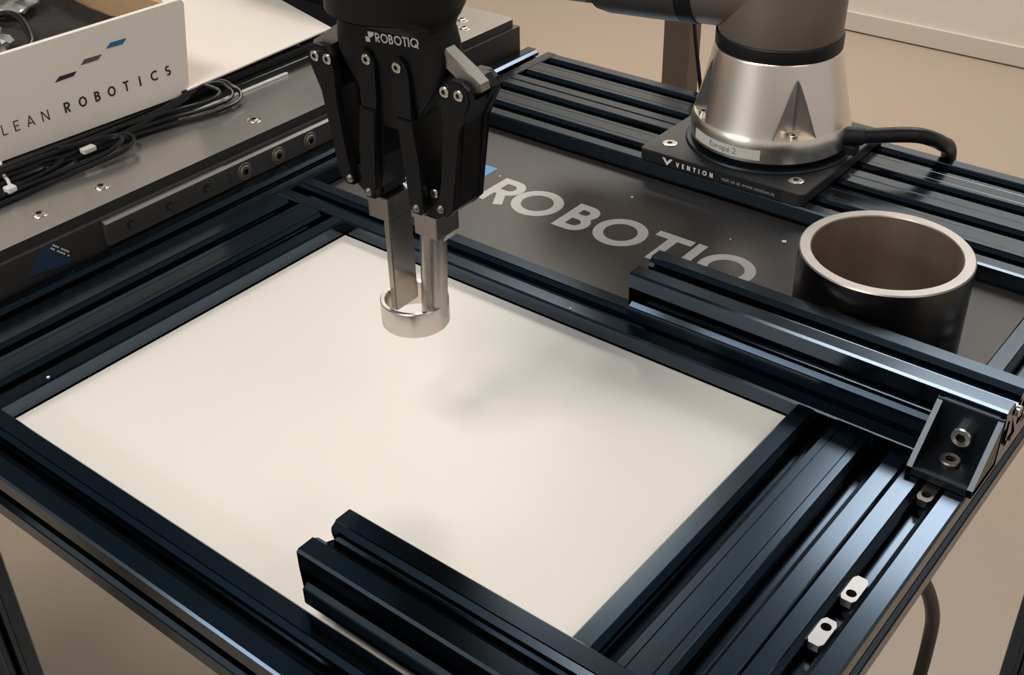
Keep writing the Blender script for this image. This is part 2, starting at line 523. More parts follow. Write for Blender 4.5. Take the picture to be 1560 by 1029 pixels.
b2 = thing('short_bar', 'black slotted bar with an open sawn end overhanging the white sheet in the foreground', 'metal bar', (480, -331, 0))
rail(b2, 1, 'x', -353.5, 45, 323.5, 700, name='extrusion', bottom=True)

# slot nuts in the right outer rail
def slot_nut(y, label, mt, z=-1.4, flip_=1):
    t = thing('slot_nut', label, 'nut', (W + 112.5, y, z - 6))
    bm = nb()
    n = 24; r = 3.2; hx, hy = 4.9, 11.5; cy = -4.5 * flip_
    out = [];
    # rectangular plate with a round threaded hole
    corners = []
    for i in range(n):
        a = 2 * PI * i / n; c, s = math.cos(a), math.sin(a)
        t_ = min(hx / abs(c) if abs(c) > 1e-6 else 1e9, hy / abs(s) if abs(s) > 1e-6 else 1e9)
        corners.append((c * t_, s * t_))
    for z0, flip in ((0, False), (-5.5, True)):
        A = [bm.verts.new((x, y_ , z + z0)) for x, y_ in corners]
        B = [bm.verts.new((r * math.cos(2 * PI * i / n), r * math.sin(2 * PI * i / n) + (cy if not flip else cy), z + z0)) for i in range(n)]
        out.append((A, B))
        for i in range(n):
            j = (i + 1) % n; bm.faces.new((A[i], A[j], B[j], B[i]))
    (A, B), (A2, B2) = out
    for i in range(n):
        j = (i + 1) % n
        bm.faces.new((A[i], A[j], A2[j], A2[i])); bm.faces.new((B[i], B[j], B2[j], B2[i])).material_index = 1
    bmesh.ops.translate(bm, verts=bm.verts, vec=(0, 0, 6 - z))
    obj('nut_body', bm, [mt, M['screwdark']], t)
    bm = nb(); lathe(bm, [(0, 0.1), (1.6, 0.4), (1.6, 1.6), (0, 1.6)], 0, 7.5 * flip_, 14); obj('spring_ball', bm, M['screw'], t, smooth=True)
    return t


slot_nut(-142.9, 'bright slot nut in the right-hand rail, the farther of the loose pair', M['nut'])
slot_nut(-185, 'bright slot nut in the right-hand rail, the nearer of the loose pair', M['nut'], flip_=-1)
slot_nut(-31, 'dark slot nut peeking out of the rail beneath the corner bracket', M['screwdark'], -2.5)

# ------------------------------------------------------------------ big steel ring
bm = nb(); rc = (461.0, 137.5)
zt, zb, ro, ri = 62.0, -17.0, 66.3, 56.8
lathe(bm, [(ro, zb), (ro, zt - 1.0), (ro - 1.0, zt), (ri + 0.8, zt), (ri, zt - 0.8), (ri, zb)], *rc, n=128, mis=[0, 2, 2, 2, 1, 0], close=True)
big = obj('steel_ring', bm, [M['ringout'], M['ringin'], M['ringtop']], None, smooth=True, loc=(rc[0], rc[1], zb))
tag(big, 'large thick-walled steel ring with dark sides standing on the dark panel', 'metal ring')

# ------------------------------------------------------------------ robot: mounting plate
mp = thing('mounting_plate', 'square black mounting plate with four bright screws under the robot base', 'plate', (238, 360, 0))
bm = nb(); poly = []
for sx, sy, a0 in ((1, 1, 0), (-1, 1, 90), (-1, -1, 180), (1, -1, 270)):
    for i in range(5):
        a = math.radians(a0 + 22.5 * i); poly.append((238 + sx * 84 + 6 * math.cos(a), 360 + sy * 84 + 6 * math.sin(a)))
prism(bm, poly, 0.2, 12, bev=0.7); obj('plate', bm, M['plate'], mp, world=True)
for sx in (-1, 1):
    for sy in (-1, 1):
        cx_, cy_ = 238 + sx * 70, 364 + sy * 69
        bm = nb(); lathe(bm, [(0, 12), (7.6, 12), (7.6, 12.7), (6.2, 13.2), (5.6, 13.2), (0, 13.2)], cx_, cy_, 24)
        sc = obj('screw', bm, M['screw'], mp, smooth=True, world=True)
        bm = nb(); lathe(bm, [(0, 13.25), (3.0, 13.25), (3.0, 13.35), (0, 13.35)], cx_, cy_, 6)
        obj('hex_recess', bm, M['hole'], mp, world=True)
bm = nb()
ff = lambda a, b, k=0: (a, P - 0.35 - 0.03 * k, b)
box(bm, 151, 306, P - 0.3, P, 0.6, 11.4)
for f in bm.faces: f.material_index = 2
# chevron emblem then the words
prism(bm, [(175.5, 9.2), (178.5, 9.2), (181, 5.5), (184.5, 9.2), (187.5, 9.2), (181.3, 1.6)], P - 0.4, P - 0.3, lambda a, b, c: (a, c, b), mi=0)
word(bm, 'VENTION', 191.5, 3.0, 4.9, 0.22, 0.66, ff, mi=0)
font_mesh(bm, 'visit us at www.vention.io', 5.6, lambda a, b, k: (242.5 + a * .98, P - 0.38, 3.6 + b), mi=1)
obj('lettering', bm, [M['white'], M['greyprint'], M['blackmetal']], mp, world=True)['label'] = 'black edge strip with white lettering'

# ------------------------------------------------------------------ robot base and joints
RC = (242.0, 363.0)
rob = thing('industrial_robot', 'silver and grey robot arm base with black seal ring bolted on the back rails', 'robot arm', (RC[0], RC[1], 12))
bm = nb(); lathe(bm, [(0, 12.2), (82, 12.2), (83, 13.2), (82, 15.2), (76, 16), (71, 16), (71, 21), (0, 21)], *RC, n=96)
obj('base_gasket', bm, M['bracket'], rob, smooth=True, world=True)
# base casting with four screw pockets
NT = 720
zs = [20.4, 21.2, 30, 36, 40.5, 42.2, 44.0]
zs2 = [44.05] + [44.05 + (112 - 44.05) * (i / 56.0) for i in range(1, 57)]


def cone_r(z):
    if z < 21.1: return 77.6
    if z <= 36: return 78.6
    if z <= 44: return 78.6 - 2.4 * ((z - 36) / 8.0) ** 1.5
    t = (z - 44) / 68.0
    return 76.2 - 15.2 * (t ** 0.92)


pk = [math.radians(a) for a in (-45, 45, 135, 225)]


def base_r(th, z, cut):
    r = cone_r(z)
    if cut:
        for a in pk:
            d = th - a
            if math.cos(d) > 0.7:
                den = math.cos(d) - 0.50 * (math.sqrt(math.sin(d) ** 2 + 0.0009) - 0.03)
                rr = 63.6 / den
                if rr < r: r = rr
    return r


bm = nb(); rows = []
for z in zs: rows.append([(z, base_r(2 * PI * i / NT, z, False)) for i in range(NT)])
for z in zs2: rows.append([(z, base_r(2 * PI * i / NT, z, True)) for i in range(NT)])
rows.append([(113.2, 59.6)] * NT)
V = [[bm.verts.new((RC[0] + r * math.cos(2 * PI * i / NT), RC[1] + r * math.sin(2 * PI * i / NT), z)) for i, (z, r) in enumerate(row)] for row in rows]
for a, b in zip(V, V[1:]):
    for i in range(NT):
        j = (i + 1) % NT; bm.faces.new((a[i], a[j], b[j], b[i]))
bm.faces.new(V[0][::-1]); bm.faces.new(V[-1])
obj('base', bm, M['alu'], rob, smooth=True, world=True)
for a in pk:
    sx_, sy_ = RC[0] + 69.5 * math.cos(a), RC[1] + 69.5 * math.sin(a)
    bm = nb(); socket_head(bm, (sx_, sy_, 44.0), (0, 0, 1), 4.6, 3.5, n=18); obj('base_screw', bm, [M['screw'], M['hole']], rob, smooth=True, world=True)
bm = nb(); lathe(bm, [(0, 112.6), (60.4, 112.6), (60.8, 113.4), (60.8, 125), (60, 126), (0, 126)], *RC, n=96)
obj('seal_ring', bm, M['rubber'], rob, smooth=True, world=True)
bm = nb(); lathe(bm, [(0, 125.5), (58.6, 125.5), (59, 127), (59.6, 160), (60.5, 200), (61, 240), (56, 254), (40, 262), (0, 264)], *RC, n=96)
obj('shoulder_housing', bm, M['urbody'], rob, smooth=True, world=True)
dr = Vector((-0.976, -0.218, 0)).normalized(); pc = Vector((RC[0], RC[1], 183))


def axle(prof, mats, name, smooth=True):
    bm = nb(); q = dr.to_track_quat('Z', 'Y'); n = 72
    rings = []
    for r, z in prof:
        rings.append([bm.verts.new(pc + q @ Vector((max(r, .01) * math.cos(2 * PI * i / n), max(r, .01) * math.sin(2 * PI * i / n), z))) for i in range(n)])
    for a, b in zip(rings, rings[1:]):
        for i in range(n): bm.faces.new((a[i], a[(i + 1) % n], b[(i + 1) % n], b[i]))
    bm.faces.new(rings[0]); bm.faces.new(rings[-1])
    return obj(name, bm, mats, rob, smooth=smooth, world=True)


axle([(58, 20), (58.5, 74), (58, 75)], M['urbody'], 'shoulder_boss')
axle([(57, 74.5), (59.6, 75), (59.6, 90), (57, 90.5)], M['rubber'], 'joint_ring')
axle([(57, 90), (59.4, 91), (60.2, 120), (60.2, 165), (58, 178), (52, 186), (0, 190)], M['urtube'], 'joint_housing')
bm = nb(); q = dr.to_track_quat('Z', 'Y')
up0 = pc + dr * 136
tube(bm, [up0 + Vector((0, 0, 0)), up0 + Vector((-60, 60, 70)), up0 + Vector((-120, 110, 420))], 52, n=48, sub=6)
obj('upper_arm', bm, M['urtube'], rob, smooth=True, world=True)
bm = nb(); axq = pc + dr * 186
cyl(bm, axq - Vector((0, 0, 4)), axq + dr * 55 - Vector((0, 0, 4)), 50, n=48, bev=4); obj('elbow_cap', bm, M['urtube'], rob, smooth=True, world=True)

# label tape wrapped round the base band
def on_base(a, b, k=0, r=79.0):
    th = math.radians(-127.5) + a / r
    return (RC[0] + (r + 0.12 + 0.05 * k) * math.cos(th), RC[1] + (r + 0.12 + 0.05 * k) * math.sin(th), b)


bm = nb(); n = 30; Ls = 79 * math.radians(59)
rows = [[bm.verts.new(on_base(Ls * i / n, z)) for i in range(n + 1)] for z in (24.2, 34.6)]
for i in range(n): bm.faces.new((rows[0][i], rows[0][i + 1], rows[1][i + 1], rows[1][i]))
font_mesh(bm, 'Europe 2', 8.6, lambda a, b, k: on_base(26 + a, 27 + b, 4), mi=1)
obj('name_label', bm, [M['tape'], M['ink']], rob, world=True, recalc=False)['label'] = 'white tape label with grey writing'

# base power cable
pcab = thing('power_cable', 'thick black power cable leaving the right side of the robot base', 'cable', (330, 385, 12))
bm = nb()
tube(bm, [(330, 377, 33), (345, 387, 34), (362, 399, 35), (376, 410, 34), (385, 423, 28), (390, 440, 18), (392, 459, 4), (393, 462, -30), (394, 464, -90)], 7.6, n=18)
obj('sheath', bm, M['cable'], pcab, smooth=True, world=True)
bm = nb(); cyl(bm, (311, 366, 33), (334, 380, 33), 9.0, n=28, bev=1.2); obj('strain_relief', bm, M['rubber'], pcab, smooth=True, world=True)
bm = nb(); box(bm, 320, 334, 364, 374, 17, 26, bev=1); obj('latch', bm, M['rubber'], pcab, world=True)

# thin cable hanging from the arm behind the base
bm = nb(); tube(bm, [(62, 486, 172), (75, 482, 90), (82, 480, 50), (94, 480, -12), (104, 480, -70), (106, 480, -200)], 2.4, n=10)
hc = obj('hanging_cable', bm, M['cable'], None, smooth=True, loc=(98, 480, -200)); tag(hc, 'thin black cable hanging down behind the table from the robot arm', 'cable')

# cable under the right side of the table
bm = nb(); tube(bm, [(578, -70, -46), (586, -40, -70), (592, -12, -120), (592, 2, -170), (590, 4, -260), (586, 0, -420), (584, -4, -640), (600, -10, -790), (700, 30, -793), (900, 80, -793)], 5.2, n=14)
fc = obj('floor_cable', bm, M['cable'], None, smooth=True, loc=(590, 4, -793)); tag(fc, 'dark cable drooping from under the right edge of the table', 'cable')

# ------------------------------------------------------------------ gripper
TH = math.radians(2)
GX, GY = 255.0, -168.2
grp = thing('robot_gripper', 'black two-finger robot gripper reaching down over the white sheet', 'gripper', (GX, GY, 92), TH)


def G(bm, name, mt, parent=grp, smooth=False, label=None):
    bmesh.ops.translate(bm, verts=bm.verts, vec=(0, 0, -92))
    o = obj(name, bm, mt, parent, smooth=smooth)
    if label: o['label'] = label
    return o


def body_sec(z):
    K = [(420, 41, 41, 2.0), (301, 41, 41, 2.0), (297, 40, 30, 2.1), (293, 40, 19, 2.6), (289, 40.5, 15.2, 4), (283, 41.5, 14.6, 5), (276, 42.5, 14, 5),
         (268, 42, 13.6, 5), (258, 36, 13, 5), (246, 28, 12.5, 5), (234, 19, 12, 5), (226, 14, 11, 5)]
    for (z1, a1, b1, e1), (z2, a2, b2, e2) in zip(K, K[1:]):
        if z <= z1 and z >= z2:
            t = (z1 - z) / (z1 - z2); return (a1 + (a2 - a1) * t, b1 + (b2 - b1) * t, e1 + (e2 - e1) * t)
    return K[-1][1:]


def loft(zs_, n=72, grow=0.0):
    bm = nb(); R_ = []
    for z in zs_:
        a, b, e = body_sec(z); row = []
        for i in range(n):
            t = 2 * PI * i / n; c, s = math.cos(t), math.sin(t)
            row.append(bm.verts.new(((a + grow) * math.copysign(abs(c) ** (2 / e), c), (b + grow) * math.copysign(abs(s) ** (2 / e), s), z)))
        R_.append(row)
    for p, q_ in zip(R_, R_[1:]):
        for i in range(n): bm.faces.new((p[i], p[(i + 1) % n], q_[(i + 1) % n], q_[i]))
    bm.faces.new(R_[0]); bm.faces.new(R_[-1])
    return bm


G(loft([300.5, 299, 297, 295, 293, 291, 289, 286, 284, 280, 276, 272, 268, 264, 258, 252, 246, 239, 232, 226]), 'body', M['black'], smooth=True)
G(loft([420, 380, 340, 320, 305, 302, 298], grow=0.6), 'coupling', M['black'], smooth=True)
bm = nb(); lathe(bm, [(0, 420), (45, 420), (46, 424), (46, 560), (40, 570), (0, 572)], n=64)
G(bm, 'wrist_joint', M['urtube'], smooth=True)
bm = nb(); cyl(bm, (-30, 22, 306), (-52, 52, 306), 20, n=32, bev=3); cyl(bm, (-30, 22, 340), (-30, 22, 420), 22, n=32, bev=3); G(bm, 'sensor_housing', M['urtube'], smooth=True)


def on_body(a, b, k=0):
    z = 281.0 + b + 0.085 * a
    A, B, e = body_sec(z)
    u = a
    v = -(B + 0.35 + 0.05 * k) * (max(0.0, 1 - abs(u / A) ** e)) ** (1 / e)
    return (u, v, z)


bm = nb()
word(bm, 'ROBOTIQ', -4.4, 0.6, 5.9, 0.17, 0.10, on_body)
prism(bm, [(0, 0), (0, 3.6), (2.2, 3.6), (2.2, 2.4), (4.0, 2.4), (4.0, 0)], 0, 0.1, lambda a, b, c: (lambda p: (p[0], p[1] - c, p[2]))(on_body(-12.3 + a * .9, b * .9, 0)))
prism(bm, [(2.8, 3.2), (5, 3.2), (8, 5.4), (8, 7.4), (2.8, 7.4)], 0, 0.1, lambda a, b, c: (lambda p: (p[0], p[1] - c, p[2]))(on_body(-12.3 + a * .9, b * .9, 0)))
G(bm, 'lettering', M['letter'], label='pale printed lettering')

FV0, FV1 = -14.5, 16.0
uz = lambda a, b, c: (a, c, b)
for s in (-1, 1):
    mir = (lambda a, b, c, s=s: (s * a, c, b))
    # silver knuckle arms from the body to the outer joint
    bm = nb(); prism(bm, [(34, 284), (41, 284), (58, 272.5), (66, 267.5), (67, 263), (62, 260.5), (56, 264), (40, 275), (34, 277)], -7, 3, mir, bev=1.0)
    G(bm, 'knuckle_arm', M['knuckle'], label='silver knuckle arm')
    # outer finger: two cheek plates joined by a back web
    out = [(43, 264), (50, 269), (58, 269), (63, 265.5), (64.5, 258.5), (58, 245.5), (54.5, 240), (48, 184), (42, 177.5), (36, 178), (36, 186), (40, 205), (44, 236), (42.5, 252)]
    fg = nb(); prism(fg, out, FV0, FV0 + 6, mir, bev=0.8)
    fo = G(fg, 'outer_finger', M['black'])
    bm = nb(); prism(bm, out, FV1 - 6, FV1, mir, bev=0.8)
    prism(bm, [(48, 262), (52, 269), (61, 269), (67, 263), (64, 256), (54, 250)], 3.6, FV1 - 5.5, mir)
    prism(bm, [(46, 240), (55.5, 248), (63.5, 258), (54, 240), (47.5, 184), (42, 178), (40, 186), (44, 212)], FV0 + 5.5, FV1 - 5.5, mir)
    G(bm, 'finger_web', M['black'])
    for (u, z, r) in ((46.5, 261.8, 3.4), (57.0, 261.8, 3.4), (36.5, 182.5, 0)):
        if r:
            bm = nb(); socket_head(bm, (s * u, FV0 - 0.1, z), (0, -1, 0), r, 1.4, n=18); G(bm, 'pivot_screw', [M['screw'], M['hole']], smooth=True)
    # inner link, upper plate then the wider lower finger
    bm = nb(); prism(bm, [(6, 268), (9, 274), (14, 276), (19, 272), (20.5, 262), (20.5, 237.5), (8, 237.5), (7, 245)], FV0 - 1.5, FV0 + 1.5, mir, bev=0.5)
    G(bm, 'inner_link', M['black'])
    bm = nb(); prism(bm, [(8.5, 237), (21.5, 237), (24.5, 210), (26, 181), (23, 174.5), (16, 174.5), (14.5, 181)], FV0 - 2.5, FV0 + 3.4, mir, bev=0.7)
    prism(bm, [(5.5, 247), (18, 247), (24, 208), (25, 184), (22, 178), (16, 178), (9, 205)], FV0 + 3.5, FV1, mir, bev=1.1)
    G(bm, 'inner_finger', M['black'])
    bm = nb(); socket_head(bm, (s * 12, FV0 - 1.5, 269.5), (0, -1, 0), 3.4, 1.3, n=18); G(bm, 'pivot_screw', [M['screw'], M['hole']], smooth=True)
    for u, z in ((20, 179.3), (38.0, 183.0)):
        bm = nb()
        lathe(bm, [(0, 0), (2.9, 0), (2.9, .6), (2.2, 1.7), (1.0, 2.3), (0, 2.4)], n=16, fn=lambda x, y, zz, u=u, z=z, s=s: (s * u + x, FV0 - (2.5 if u < 25 else 0.1) - zz, z + y))
        G(bm, 'joint_pin', M['screwdark'], smooth=True)
    # distal carrier between the two lower joints
    bm = nb(); prism(bm, [(14, 176), (18, 172), (30, 171), (40, 178), (41, 186), (36, 190), (24, 186), (16, 184)], FV0 + 5.2, FV1 - 3, mir, bev=0.8)
    G(bm, 'fingertip_carrier', M['black'])
    bm = nb(); socket_head(bm, (s * 29, FV0 + 5.2, 189), (0, -1, 0), 3.0, 1.2, n=16); G(bm, 'spring_pin', [M['screw'], M['hole']], smooth=True)
# steel fingertips
bm = nb(); prism(bm, [(-28.5, 156.3), (-10.8, 156.3), (-10.8, 173), (-28.5, 173)], -10.5, 14, uz, bev=0.5)
tl = G(bm, 'fingertip_block', M['steelfinger'], label='steel fingertip block of the left finger')
bm = nb(); prism(bm, [(-16, 88), (-10.8, 88), (-10.8, 157), (-16, 157)], -10.5, 12, uz, bev=0.6)
G(bm, 'fingertip_prong', M['steelfinger'], label='flat steel prong reaching into the small ring')
bm = nb(); prism(bm, [(11, 155.5), (29.8, 155.5), (29.8, 171), (11, 171)], -10.5, 12, uz, bev=0.5)
prism(bm, [(20, 150), (27, 150), (29.8, 155.6), (20, 155.6)], -2, 11, uz, bev=0.5)
G(bm, 'fingertip_block', M['steelfinger'], label='steel fingertip block of the right finger')
bm = nb(); pr = [(18.6 + 8.2 * math.cos(math.radians(a)), -2.2 + 8.0 * math.sin(math.radians(a))) for a in range(180, 361, 15)] + [(26.8, 3), (10.4, 3)]
prism(bm, [(a - (156 - 92) * 0, b) for a, b in pr], 88, 157, lambda a, b, c: (a - (156 - c) * 0.055, b, c))
G(bm, 'fingertip_prong', M['steelfinger'], smooth=True, label='rounded steel prong reaching into the small ring')

# small ring held between the prongs
bm = nb(); lathe(bm, [(22.9, 81.5), (23.3, 82.2), (23.3, 99.4), (22.7, 100), (20.4, 100), (19.7, 99.3), (19.7, 82.2), (20.2, 81.5)], n=96, close=True)
bmesh.ops.translate(bm, verts=bm.verts, vec=(255.3, -172.2, 0))
sr = obj('small_ring', bm, M['steel'], None, smooth=True, loc=(255.3, -172.2, 81.5))
tag(sr, 'small shiny steel ring held in the air by the gripper prongs', 'metal ring')

# ------------------------------------------------------------------ bench on the left
be = thing('workbench', 'grey steel topped workbench with dark sides to the left of the table', 'bench', (-450, -60, FZ))
bm = nb(); box(bm, -760, -140, -620, 443, -60, 27, bev=1); obj('apron', bm, M['benchside'], be, world=True)
bm = nb(); poly = []
x0, x1, ya, yb, rr = -756, -143.5, -616, 438, 7
for cx_, cy_, a0 in ((x1 - rr, yb - rr, 0), (x0 + rr, yb - rr, 90), (x0 + rr, ya + rr, 180), (x1 - rr, ya + rr, 270)):
    for i in range(5): poly.append((cx_ + rr * math.cos(math.radians(a0 + 22.5 * i)), cy_ + rr * math.sin(math.radians(a0 + 22.5 * i))))
prism(bm, poly, 27.1, 37, mi=1)
for f in bm.faces:
    if f.normal.z > 0.9 or (f.calc_center_median().z > 36.9): f.material_index = 0
tp = [f for f in bm.faces if f.calc_center_median().z > 36.9]
obj('bench_top', bm, [M['bench'], M['benchedge']], be, world=True)
for lx in (-750, -190):
    for ly in (-610, 395):
        bm = nb(); box(bm, lx, lx + 45, ly, ly + 45, FZ, -60, bev=2); obj('leg', bm, M['benchside'], be, world=True)
for (sx_, sy_) in ((-174, -198), (-174.6, -133), (-173.3, 50), (-172, 377), (-193, 398)):
    bm = nb()
    lathe(bm, [(7.6, 37.05), (7.2, 37.35), (6.0, 37.2), (5.6, 37.1), (5.0, 38.2), (2.6, 38.6), (2.4, 37.4), (0, 37.4)], sx_, sy_, 24, mis=[0, 0, 0, 0, 0, 1, 1])
    obj('top_screw', bm, [M['screw'], M['hole']], be, smooth=True, world=True)
# flat bars bolted along the bench side, over the outer rail
def side_bar(y0, y1, z0, z1, x0=-139.8, x1=-134.5):
    bm = nb()
    prism(bm, [(x0, z0), (x1, z0), (x1, z1 - 2.2), (x1 - 2.2, z1), (x0, z1)], y0, y1, lambda a, b, c: (a, c, b))
    for f in bm.faces:
        c = f.calc_center_median()
        if c.z > z1 - 1.5: f.material_index = 1
    return obj('side_bar', bm, [M['bar'], M['barlight']], be, world=True)


side_bar(-161, -21, 1.5, 24.5)
side_bar(-20, 215, 0.6, 23.6, x1=-136)
for y_ in (-136, -92.6, -48.3):
    bm = nb(); cyl(bm, (-134.4, y_, 12.7), (-134.0, y_, 12.7), 4.2, n=20); cyl(bm, (-134.1, y_ + 1.2, 11.2), (-133.7, y_ + 1.2, 11.2), 2.2, n=16, mi=1)  # small bright disc added as the glint low in each hole
    obj('threaded_hole', bm, [M['hole'], M['screw']], be, world=True)
for y_ in (0.5, 44.3, 88.2, 132.1, 176):
    bm = nb(); cyl(bm, (-135.9, y_, 10.5), (-135.0, y_, 10.5), 9.0, n=28, bev=.4)
    socket_head(bm, (-135.0, y_, 10.5), (1, 0, 0), 6.4, 1.2, mi_h=0, mi_s=1, n=24)
    obj('washer_screw', bm, [M['screwbrown'], M['hole']], be, smooth=True, world=True)
# triangular sticker on the bench side
bm = nb(); prism(bm, [(-222, 26), (-240, 5.5), (-200, -0.0), (-196, 2), (-212, 22)], -139.7, -139.4, lambda a, b, c: (c, a, b))
ft = lambda a, b, k=0: (-139.2, a, b)
for ln in range(2):
    for i in range(9):
        if (i * 7 + ln * 3) % 5 == 4: continue
        u = i / 9.0
        ya_ = -214 + 15 * u + ln * 2.4; za_ = 21.3 - 15 * u + ln * 2.0
        pts_ = [(ya_, za_), (ya_ + 1.25, za_ - 1.25), (ya_ + 2.3, za_ - .25), (ya_ + 1.05, za_ + 1.0)]
        prism(bm, pts_, -139.4, -139.2, lambda a, b, c: (c, a, b), mi=1)
obj('warning_sticker', bm, [M['bluesticker'], M['white']], be, world=True)['label'] = 'dark blue triangular sticker with tiny white print'

# black tray beneath the carton and case behind
tr = thing('black_tray', 'flat black tray with a silver front edge beneath the white carton', 'tray', (-330, 60, 37))
bm = nb(); box(bm, -470, -239, -230, 302, 37.2, 46, bev=1.2)
box(bm, -470, -248, -230, 302, 46, 55, bev=2)
obj('tray_body', bm, M['blackmetal'], tr, world=True)
bm = nb(); box(bm, -238.8, -235.2, 5, 154, 37.3, 39.6, bev=.3); obj('edge_strip', bm, M['zip'], tr, world=True)['label'] = 'bright silver edge strip'
for (a, b) in ((-262, 165), (-256, 190), (-270, 182)):
    bm = nb(); lathe(bm, [(0, 55), (2.6, 55), (2.2, 56.2), (0, 56.4)], a, b, 12); obj('tray_screw', bm, M['screwdark'], tr, smooth=True, world=True)
cs = thing('equipment_case', 'black equipment case standing on the bench behind the carton flap', 'case', (-340, 361, 37))
bm = nb(); box(bm, -440, -242, 312, 410, 41, 150, bev=5); obj('case_body', bm, M['blackmetal'], cs, world=True)
bm = nb(); box(bm, -438, -244, 314, 408, 151, 156, bev=2); obj('case_lid', bm, M['urtube'], cs, world=True)
for a in (-425, -257):
    for b in (325, 397):
        bm = nb(); cyl(bm, (a, b, 37.1), (a, b, 42), 7, n=16); obj('rubber_foot', bm, M['rubber'], cs, world=True)

# ------------------------------------------------------------------ white carton with lettering
BA = math.atan2(206, 13)        # direction of the front face
car = thing('open_carton', 'open white printed carton with brown inside and a long flap, on the bench', 'box', (-244, 28, 56), 0)
e1 = Vector((13, 206, 0)).normalized(); nin = Vector((-e1.y, e1.x, 0))          # nin points into the box (-x)
B0 = Vector((-244, 28, 0))


def cb(s, d, z): return tuple(B0 + e1 * s + nin * d + Vector((0, 0, z)))


ZB, ZT = 56.5, 151.0
def panel3(bm, poly, d0, d1, mi_out=0, mi_in=1):
    lo = [bm.verts.new(cb(a, d0, b)) for a, b in poly]; hi = [bm.verts.new(cb(a, d1, b)) for a, b in poly]
    f0 = bm.faces.new(lo); f1 = bm.faces.new(hi[::-1]); f0.material_index = mi_out; f1.material_index = mi_in
    n_ = len(poly)
    for i in range(n_): bm.faces.new((lo[i], lo[(i + 1) % n_], hi[(i + 1) % n_], hi[i])).material_index = mi_out


bm = nb()
corner = [(8 + 5 * math.cos(math.radians(a)), ZT - 5 + 5 * math.sin(math.radians(a))) for a in (0, 30, 60, 90)]
bcor = [(-3 + 5 * math.cos(math.radians(a)), ZB + 5 + 5 * math.sin(math.radians(a))) for a in (-90, -60, -30, 0)]
panel3(bm, [(-330, ZB)] + bcor + corner + [(-330, ZT)], 0, 6)
obj('front_wall', bm, [M['carton'], M['carton']], car, world=True)
bm = nb(); box(bm, 0, 1, 0, 1, 0, 1)
for v in bm.verts: v.co = Vector(cb(-6 + 4.5 * v.co.x, 6 + 294 * v.co.y, ZB + (ZT - 2 - ZB) * v.co.z))
for f in bm.faces: f.material_index = 1
obj('side_wall', bm, [M['carton'], M['card']], car, world=True)
bm = nb(); box(bm, 0, 1, 0, 1, 0, 1)
for v in bm.verts: v.co = Vector(cb(-330 + 328 * v.co.x, 300 + 4 * v.co.y, ZB + (ZT - 2 - ZB) * v.co.z))
obj('back_wall', bm, M['card'], car, world=True)
bm = nb(); box(bm, 0, 1, 0, 1, 0, 1)
for v in bm.verts: v.co = Vector(cb(-330 + 328 * v.co.x, 6 + 294 * v.co.y, ZB + 3 * v.co.z))
obj('bottom', bm, M['card'], car, world=True)
# flap, gently curved, lying to the right of the box
bm = nb(); nx, ny = 16, 22; grid = []
F00, F01, F11, F10 = Vector((-241, 26, 0)), Vector((-251, 239, 0)), Vector((-470, 299, 0)), Vector((-500, 26, 0))
for t0 in (0, 1.6):
    g_ = []
    for i in range(nx + 1):
        u = i / nx; row = []
        for j in range(ny + 1):
            v = j / ny
            p = (F00 * (1 - v) + F01 * v) * (1 - u) + (F10 * (1 - v) + F11 * v) * u
            z = 60.2 + 12 * max(0, u - 0.25) ** 1.6 * (1 - v) ** 1.2 + t0
            row.append(bm.verts.new((p.x, p.y, z)))
        g_.append(row)
    grid.append(g_)
A, Bq = grid
for i in range(nx):
    for j in range(ny):
        bm.faces.new((A[i][j], A[i][j + 1], A[i + 1][j + 1], A[i + 1][j])); bm.faces.new((Bq[i][j], Bq[i + 1][j], Bq[i + 1][j + 1], Bq[i][j + 1]))
for i in range(nx):
    bm.faces.new((A[i][0], A[i + 1][0], Bq[i + 1][0], Bq[i][0])); bm.faces.new((A[i][ny], Bq[i][ny], Bq[i + 1][ny], A[i + 1][ny]))
for j in range(ny):
    bm.faces.new((A[0][j], Bq[0][j], Bq[0][j + 1], A[0][j + 1])); bm.faces.new((A[nx][j], A[nx][j + 1], Bq[nx][j + 1], Bq[nx][j]))
obj('flap', bm, M['carton'], car, world=True, smooth=True)
# print on the front wall
fb = lambda a, b, k=0: cb(a, -0.25 - 0.04 * k, b)
bm = nb(); H_ = 10.2
for ch, x in (('L', -198), ('E', -186), ('A', -173.5), ('N', -158)):
    letters(bm, [(ch, x, H_, 79.2, None)], 0.11, fb)
for ch, x, y in (('R', -134.5, 80.0), ('O', -119, 80.1), ('B', -102, 80.3), ('O', -87.5, 80.3), ('T', -70, 80.4), ('I', -52.3, 80.6), ('C', -39, 80.9), ('S', -21.5, 81.3)):
    letters(bm, [(ch, x, H_, y, 8.6 if ch == 'O' else None)], 0.185, fb)
obj('lettering', bm, M['darkink'], car, world=True)
for nm, lab, pts_, mk in (('printed_stripe', 'black printed stripe', [(-137.5, 111.4), (-131.8, 115.6), (-113.6, 115.4), (-118, 111.8)], 'darkink'),
                          ('printed_stripe', 'grey printed stripe', [(-108.6, 119.4), (-103.4, 123.8), (-84.8, 123.4), (-90, 119.4)], 'stripegrey'),
                          ('printed_stripe', 'blue printed stripe', [(-79.6, 127), (-73.7, 131.4), (-56, 131), (-61.5, 126.4)], 'stripeblue')):
    bm = nb(); prism(bm, pts_, -0.3, -0.2, lambda a, b, c: cb(a, c, b)); o_ = obj(nm, bm, M[mk], car, world=True); o_['label'] = lab

